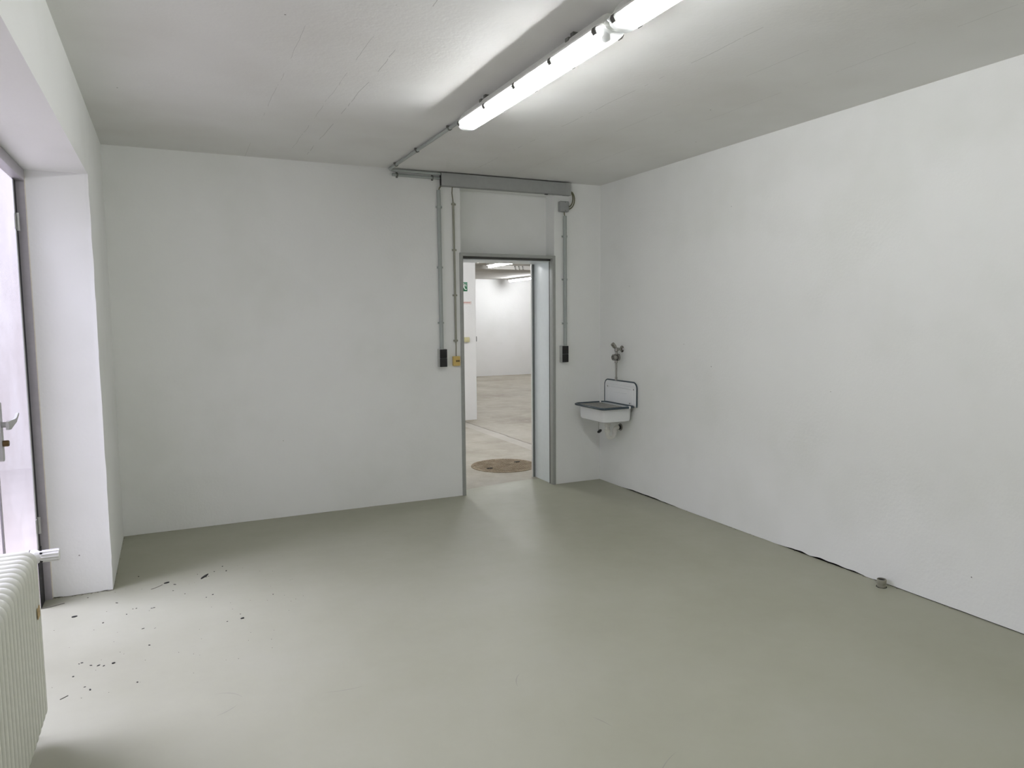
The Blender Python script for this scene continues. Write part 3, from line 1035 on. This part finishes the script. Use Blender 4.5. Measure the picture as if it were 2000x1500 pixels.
# ------------------------------------------------------------------ capped pipe stub at the foot of the right wall
t = thing('pipe_stub', 'short open plastic pipe stub in the floor by the right wall', 'pipe stub', (3.472, 2.60, 0.0))
b = B()
turned(b, (3.472, 2.60, 0.0), (0, 0, 1), [(0, 0.0225), (0.012, 0.0225), (0.013, 0.0205), (0.016, 0.0205), (0.018, 0.0235), (0.021, 0.0245), (0.042, 0.0245), (0.044, 0.0235), (0.044, 0.0205), (0.020, 0.0205)], 28, True, False)
obj('pipe_collar', b, 'pvc', t)
b = B(); turned(b, (3.472, 2.60, 0.018), (0, 0, 1), [(0, 0.0207), (0.0195, 0.0207)], 24)  # near-black plug set high, painting the shade down the bore
obj('bore_shade', b, 'dark', t)
b = B()
pts = []
for i in range(28):
    a = 2 * PI * i / 28
    pts.append((3.472 + (0.027 + 0.006 * nz(i * 0.9, 3)) * math.cos(a), 2.60 + (0.027 + 0.007 * nz(i * 0.8, 6)) * math.sin(a)))
prism(b, pts, 'z', (0.0, 0.0012))
obj('dirt_ring', b, 'debris', t)

# ------------------------------------------------------------------ column radiator beside the camera
t = thing('column_radiator', 'cream ribbed column radiator with thermostat valve at the left edge', 'radiator', (-0.53, 2.45, 0.0))
rx0, rx1, rz0, rz1 = -0.612, -0.448, 0.085, 0.702
SP, NS = 0.0468, 21
YR = 2.905
b = B()
prof = rrect(rx0, rx1, rz0, rz1, 0.042, 7)
def rsec(s, y):
    cx, cz = (rx0 + rx1) / 2, (rz0 + rz1) / 2
    hx, hz = (rx1 - rx0) / 2, (rz1 - rz0) / 2
    return [(cx + (p[0] - cx) * (hx - s) / hx, y, cz + (p[1] - cz) * (hz - s) / hz) for p in prof]
hw_ = 0.0132
loft(b, [rsec(0.013, YR - hw_), rsec(0.006, YR - hw_ + 0.0025), rsec(0.0015, YR - hw_ + 0.008), rsec(0.0, YR), rsec(0.0015, YR + hw_ - 0.008), rsec(0.006, YR + hw_ - 0.0025), rsec(0.013, YR + hw_)])
for zz in (rz1 - 0.042, rz0 + 0.042):
    cx = (rx0 + rx1) / 2
    turned(b, (cx, YR - SP / 2, zz), (0, 1, 0), [(0, 0.026), (0.004, 0.029), (SP / 2 - 0.006, 0.036), (SP / 2 + 0.006, 0.036), (SP - 0.004, 0.029), (SP, 0.026)], 18)
s0 = obj('section', b, 'radiator', t, True, 50)
for k in range(1, NS):
    c = s0.copy(); COL.objects.link(c); c.parent = t; c.location = (0, -SP * k, 0)
for k in (1, NS - 2):
    b = B(); y = YR - SP * k
    cyl(b, ((rx0 + rx1) / 2, y - SP / 2, 0.0), ((rx0 + rx1) / 2, y - SP / 2, rz0 + 0.03), 0.011, n=12)
    obj('foot', b, 'radiator', t)
# valve and thermostat head
vx, vz = (rx0 + rx1) / 2 + 0.0, rz1 - 0.042
b = B()
cyl(b, (vx, YR + SP / 2, vz), (vx, YR + SP / 2 + 0.05, vz), 0.013, n=14)
turned(b, (vx, YR + SP / 2 + 0.012, vz), (0, 1, 0), [(0, 0.013), (0.001, 0.019), (0.022, 0.019), (0.023, 0.013)], 6)
cyl(b, (vx, YR + 0.06, vz), (vx, YR + 0.06, 0.003), 0.0085, n=12)
turned(b, (vx - 0.02, YR + 0.06, vz), (1, 0, 0), [(0, 0.014), (0.04, 0.015), (0.06, 0.015)], 16)
obj('valve_body', b, 'chrome', t)
b = B()
hy = YR + 0.06
turned(b, (vx + 0.035, hy, vz), (1, 0, 0), [(0, 0.018), (0.004, 0.026), (0.030, 0.0265), (0.036, 0.0255), (0.046, 0.0195), (0.050, 0.0185), (0.102, 0.0205), (0.106, 0.019), (0.107, 0.010)], 26)
hd = obj('thermostat_head', b, 'white_pl', t)
b = B()
turned(b, (vx + 0.051, hy, vz), (1, 0, 0), [(0, 0.0262), (0.0015, 0.0272), (0.003, 0.0262)], 26)
obj('scale_ring', b, 'rubber', hd)
for k in range(12):
    a = 2 * PI * k / 12
    b = B()
    c = Vector((0, math.cos(a), math.sin(a))) * 0.0205
    cyl(b, (vx + 0.088, hy + c.y * 0.965, vz + c.z * 0.965), (vx + 0.1395, hy + c.y, vz + c.z), 0.0022, n=6)
    obj('grip_rib', b, 'white_pl', hd)
for a in (0.9, -0.9):
    b = B()
    c = Vector((0, -math.cos(a), math.sin(a))) * 0.0185
    box(b, vx + 0.083, vx + 0.091, hy + c.y - 0.003, hy + c.y + 0.003, vz + c.z - 0.003, vz + c.z + 0.003)
    obj('vent_slot', b, 'rubber', hd)
b = B(); box(b, rx1 - 0.002, rx1 + 0.0006, YR - SP * 1 - 0.012, YR - SP * 1 + 0.030, 0.474, 0.512, 0.0004)
obj('tape_patch', b, 'tape', t)

# ------------------------------------------------------------------ manhole cover in the hall floor
t = thing('manhole_cover', 'round rusty manhole cover in the hall floor past the doorway', 'manhole cover', (3.003, 6.53, -0.003))
mc = (3.003, 6.53)
b = B(); turned(b, (mc[0], mc[1], -0.003), (0, 0, 1), [(0, 0.318), (0.005, 0.318), (0.006, 0.316)], 64)
obj('cover_plate', b, 'rust', t)
b = B()
loft(b, [circle((mc[0], mc[1], z), Vector((1, 0, 0)), Vector((0, 1, 0)), r, 64) for r, z in ((0.320, -0.003), (0.320, 0.0035), (0.331, 0.0035), (0.333, -0.003))], True, False, False)
obj('cover_ring', b, 'rust', t)
b = B()
k = 0
for ix in range(-13, 14):
    for iy in range(-13, 14):
        x, y = ix * 0.023, iy * 0.023
        if x * x + y * y < 0.30 ** 2:
            h = 0.004
            if (ix + iy) % 2:
                box(b, mc[0] + x - 0.008, mc[0] + x + 0.008, mc[1] + y - 0.003, mc[1] + y + 0.003, 0.002, 0.002 + h)
            else:
                box(b, mc[0] + x - 0.003, mc[0] + x + 0.003, mc[1] + y - 0.008, mc[1] + y + 0.008, 0.002, 0.002 + h)
o = obj('tread_pattern', b, 'rust', t, False)
o['kind'] = 'stuff'
for x, y in ((2.81, 6.445), (3.19, 6.61)):
    b = B()
    prism(b, [(x + 0.034 * math.cos(a), y + 0.018 * math.sin(a)) for a in [2 * PI * i / 16 for i in range(16)]], 'z', (0.0, 0.0072))
    obj('lifting_hole', b, 'dark', t)

# ------------------------------------------------------------------ things on and near the hall pillar
PY = 9.745
t = thing('exit_sign', 'green and white running-man exit sign on the hall pillar', 'sign', (3.80, PY, 1.873))
b = B(); box(b, 3.665, 3.925, PY - 0.006, PY - 0.0005, 1.873, 2.005, 0.001)
pl = obj('sign_plate', b, 'green', t)
b = B()
def flat(poly):
    prism(b, poly, 'y', (PY - 0.0075, PY - 0.0058))
def stroke(x0, z0, x1, z1, w):
    dx, dz = x1 - x0, z1 - z0
    l = math.hypot(dx, dz)
    nx, nz_ = -dz / l * w / 2, dx / l * w / 2
    flat([(x0 + nx, z0 + nz_), (x1 + nx, z1 + nz_), (x1 - nx, z1 - nz_), (x0 - nx, z0 - nz_)])
ox, oz = 3.872, 1.94
flat([(ox - 0.010 + 0.011 * math.cos(a), oz + 0.045 + 0.011 * math.sin(a)) for a in [2 * PI * i / 14 for i in range(14)]])
stroke(ox + 0.000, oz + 0.032, ox - 0.004, oz - 0.010, 0.022)          # trunk
stroke(ox + 0.004, oz + 0.030, ox + 0.030, oz + 0.022, 0.009)          # rear arm
stroke(ox + 0.030, oz + 0.022, ox + 0.034, oz + 0.002, 0.008)
stroke(ox - 0.004, oz + 0.028, ox - 0.030, oz + 0.010, 0.009)          # front arm
stroke(ox - 0.030, oz + 0.010, ox - 0.042, oz + 0.022, 0.008)
stroke(ox + 0.000, oz - 0.008, ox + 0.014, oz - 0.036, 0.012)          # rear leg
stroke(ox + 0.014, oz - 0.036, ox + 0.040, oz - 0.042, 0.011)
stroke(ox - 0.006, oz - 0.008, ox - 0.028, oz - 0.022, 0.012)          # front leg
stroke(ox - 0.028, oz - 0.022, ox - 0.022, oz - 0.052, 0.010)
flat([(3.695, 1.885), (3.745, 1.885), (3.745, 1.993), (3.695, 1.993)])  # door leaf
stroke(3.77, 1.94, 3.82, 1.94, 0.012)
flat([(3.765, 1.955), (3.765, 1.925), (3.748, 1.94)])
obj('pictogram', b, 'sign_white', pl, False)

t = thing('notice_plate', 'small white notice plate with red print below the exit sign', 'notice', (3.90, PY, 1.688))
b = B(); box(b, 3.79, 3.985, PY - 0.004, PY - 0.0005, 1.688, 1.730, 0.0005)
pl = obj('plate', b, 'sign_white', t)
b = B()
for x0, x1, z0, z1 in ((3.793, 3.982, 1.724, 1.727), (3.793, 3.982, 1.691, 1.694), (3.979, 3.982, 1.691, 1.727), (3.793, 3.796, 1.691, 1.727)):
    box(b, x0, x1, PY - 0.0048, PY - 0.0038, z0, z1)
for k in range(11):
    x = 3.82 + k * 0.014
    box(b, x, x + 0.010, PY - 0.0048, PY - 0.0038, 1.702, 1.717)
obj('red_print', b, 'red', pl, False)

t = thing('hall_light_switch', 'cream light switch on the front of the hall pillar', 'switch', (3.90, PY, 1.14))
b = B(); box(b, 3.858, 3.938, PY - 0.04, PY - 0.0005, 1.142, 1.212, 0.008, 2)
obj('housing', b, 'cream_switch', t)
b = B(); box(b, 3.872, 3.924, PY - 0.046, PY - 0.039, 1.156, 1.198, 0.003)
obj('rocker', b, 'cream_switch', t)
t = thing('pillar_side_box', 'small grey box on the side of the hall pillar', 'box', (4.07, 9.86, 1.14))
b = B(); box(b, 4.0555, 4.09, 9.80, 9.87, 1.145, 1.22, 0.004)
obj('housing', b, 'box', t)
b = B(); box(b, 4.0895, 4.096, 9.812, 9.858, 1.158, 1.207, 0.002)
obj('rocker', b, 'switchbody', t)

# hooks on the beam
for k, (x, label) in enumerate(((5.99, 'leftmost small dark hook on the hall ceiling beam'), (6.07, 'middle small dark hook on the hall ceiling beam'), (6.15, 'rightmost small dark hook on the hall ceiling beam'))):
    b = B()
    y = 12.444
    sweep(b, [(x, y, 2.455), (x, y - 0.012, 2.45), (x, y - 0.014, 2.43), (x, y - 0.012, 2.405), (x + 0.012, y - 0.012, 2.397), (x + 0.022, y - 0.012, 2.405)], 0.005, 6)
    cyl(b, (x, 12.4495, 2.455), (x, 12.440, 2.455), 0.012, n=10)
    tag(obj('beam_hook', b, 'clipdark'), label, 'hook', 'hooks on the hall beam')

# ------------------------------------------------------------------ hall lights
def hall_light(label, x, y1, length=1.5):
    t = thing('hall_light', label, 'light', (x, y1 - length / 2, HC), 'fluorescent lights on the hall ceiling')
    y0 = y1 - length
    b = B(); prism(b, [(x - 0.03, HC - 0.0005), (x + 0.03, HC - 0.0005), (x + 0.055, HC - 0.035), (x + 0.055, HC - 0.045), (x - 0.055, HC - 0.045), (x - 0.055, HC - 0.035)], 'y', (y0, y1))
    obj('housing', b, 'lamp_white', t)
    for s in (-1,):
        b = B(); cyl(b, (x, y0 + 0.05, HC - 0.066), (x, y1 - 0.05, HC - 0.066), 0.018, n=12)
        obj('tube', b, 'hall_tube', t)
    for y in (y0 + 0.03, y1 - 0.03):
        b = B(); box(b, x - 0.02, x + 0.02, y - 0.02, y + 0.02, HC - 0.09, HC - 0.044, 0.004)
        obj('lamp_holder', b, 'lamp_white', t)
    return t
h1 = hall_light('hall ceiling light in front of the beam, seen at the doorway head', 5.25, 12.02)
for x, y, lab in ((7.80, 16.55, 'hall ceiling light beyond the beam, near the far wall'),
                  (5.25, 8.6, 'unseen hall ceiling light added behind the wall above the doorway'),  # from here on: unseen lamps added to brighten hall and doorway
                  (2.45, 8.5, 'unseen hall ceiling light added closest to the back of the doorway'),
                  (9.6, 14.0, 'unseen hall ceiling light added far right behind the wall'),
                  (5.0, 14.9, 'unseen hall ceiling light added behind the pillar by the far wall')):
    c = copy_tree(h1, (x - 5.25, y - 12.02, 0))
    c['label'] = lab

# ------------------------------------------------------------------ debris and scuffs on the floor
def flake(x, y, l, w, ang, name, label, mat='debris'):
    b = B()
    n = 9
    pts = []
    for i in range(n):
        a = 2 * PI * i / n
        px = l / 2 * math.cos(a) * (1 + 0.25 * nz(i * 1.3, x * 9))
        py = w / 2 * math.sin(a) * (1 + 0.4 * nz(i * 1.7, y * 9))
        pts.append((x + px * math.cos(ang) - py * math.sin(ang), y + px * math.sin(ang) + py * math.cos(ang)))
    prism(b, pts, 'z', (0.0, 0.003))
    return tag(obj(name, b, mat), label, 'debris', 'debris on the floor')
flake(0.123, 4.46, 0.085, 0.016, 1.05, 'leaf_scrap', 'long thin black leaf scrap on the floor, farthest into the room')
flake(-0.076, 4.447, 0.032, 0.018, 0.6, 'debris_chip', 'dark chip on the floor right of the white jamb')
flake(-0.498, 4.135, 0.024, 0.017, 0.2, 'debris_chip', 'dark chip on the floor in front of the white jamb')
flake(0.267, 3.733, 0.018, 0.012, 0.3, 'debris_chip', 'dark chip lying alone on open floor toward the middle')
flake(-0.285, 3.481, 0.014, 0.010, 0.3, 'debris_chip', 'small dark chip on the bright floor beyond the radiator')
b = B(); sweep(b, [(-0.70 + 0.0, 4.32, 0.002), (-0.62, 4.335, 0.003), (-0.565, 4.362, 0.002)], 0.0018, 6)
tag(obj('twig', b, 'debris_b'), 'thin grey twig on the floor beside the door frame', 'twig')
b = B(); sweep(b, [(-0.155, 4.375, 0.0015), (-0.125, 4.395, 0.0015), (-0.098, 4.425, 0.0015)], 0.0012, 6)
tag(obj('twig', b, 'debris_b'), 'thin curved brown twig among the flecks right of the jamb', 'twig')
b = B(); sweep(b, [(-0.455, 3.228, 0.0015), (-0.43, 3.25, 0.0015)], 0.0014, 6)
tag(obj('twig', b, 'debris_b'), 'tiny straw on the floor just past the radiator', 'twig')
spots = [(0.447, 3.994), (0.117, 4.112), (-0.044, 4.299), (-0.461, 4.397), (-0.179, 3.822), (-0.146, 4.08), (-0.135, 4.083), (-0.218, 4.114), (-0.234, 4.113), (-0.184, 3.248), (-0.225, 4.636), (0.087, 4.519),
         (0.151, 4.139), (-0.321, 3.473), (-0.342, 3.487), (-0.372, 3.502), (-0.41, 3.547), (-0.42, 3.541), (-0.377, 3.3), (-0.355, 3.265), (-0.147, 3.608), (0.229, 4.599), (0.244, 4.507), (0.179, 4.525),
         (-0.035, 4.399), (-0.26, 4.052), (0.196, 3.727), (0.263, 3.794), (0.014, 4.22), (-0.43, 3.422), (-0.315, 4.244), (-0.36, 3.986), (0.13, 4.45), (0.145, 4.455), (0.11, 4.445)]
b = B()
for i, (x, y) in enumerate(spots):
    r = 0.0022 + 0.0022 * random.random()
    st = 1 + 1.6 * random.random()
    a0 = random.random() * 3
    pts = []
    for k in range(6):
        a = 2 * PI * k / 6
        u, v = r * st * math.cos(a), r * math.sin(a)
        pts.append((x + u * math.cos(a0) - v * math.sin(a0), y + u * math.sin(a0) + v * math.cos(a0)))
    prism(b, pts, 'z', (0.0, 0.0012))
for i in range(60):
    x = random.uniform(-0.6, 0.6); y = random.uniform(3.2, 4.7)
    if x < XL and y > YJ - 0.05:
        continue
    r = 0.001 + 0.001 * random.random()
    prism(b, [(x + r, y), (x, y + r * 0.7), (x - r, y), (x, y - r * 0.7)], 'z', (0.0, 0.0008))
o = obj('floor_flecks', b, 'debris', floor, False)
o['kind'] = 'stuff'
# crumbs of plaster and dirt along the foot of the walls
b = B()
def crumbs(p0, p1, nrm, count, smax):
    for i in range(count):
        s = random.random()
        q = Vector(p0).lerp(Vector(p1), s) + Vector(nrm) * random.uniform(0.0005, 0.008)
        r = random.uniform(0.001, smax)
        box(b, q.x - r, q.x + r, q.y - r * 1.3, q.y + r * 1.3, 0.0, r * 0.9)
crumbs((XR, 5.4, 0), (XR, 2.2, 0), (-1, 0, 0), 70, 0.003)
crumbs((-0.62, YJ, 0), (XL, YJ, 0), (0, -1, 0), 40, 0.004)
crumbs((XL, YJ, 0), (XL, YB, 0), (1, 0, 0), 16, 0.003)
crumbs((XL, YB, 0), (DX0, YB, 0), (0, -1, 0), 30, 0.002)
o = obj('wall_foot_crumbs', b, 'pvc', floor, False)
o['kind'] = 'stuff'
# faint scuffs in the floor paint
b = B()
for c, r, a0, a1 in (((1.62, 1.55), 0.35, 1.9, 2.5), ((1.1, 2.05), 0.3, 0.2, 0.5), ((1.35, 2.5), 0.14, 2.2, 3.0), ((0.62, 3.2), 0.4, 4.4, 4.8), ((2.1, 2.6), 0.2, 1.0, 1.3), ((0.1, 2.9), 0.10, 0.3, 1.6), ((0.05, 2.98), 0.16, 5.0, 5.6), ((1.9, 4.0), 0.3, 1.2, 1.5)):
    pts = []
    nn = 14
    for i in range(nn + 1):
        a = a0 + (a1 - a0) * i / nn
        pts.append((c[0] + r * math.cos(a), c[1] + r * math.sin(a), 0.0002, 0.0014 * math.sin(PI * i / nn) + 0.0002, a))
    for p, q in zip(pts, pts[1:]):
        f = []
        for t_, sgn in ((p, -1), (p, 1), (q, 1), (q, -1)):
            f.append(b.verts.new((t_[0] + sgn * t_[3] * math.cos(t_[4]), t_[1] + sgn * t_[3] * math.sin(t_[4]), 0.0003)))
        b.faces.new(f)
o = obj('floor_scuffs', b, 'scuff', floor, False)
o['kind'] = 'stuff'
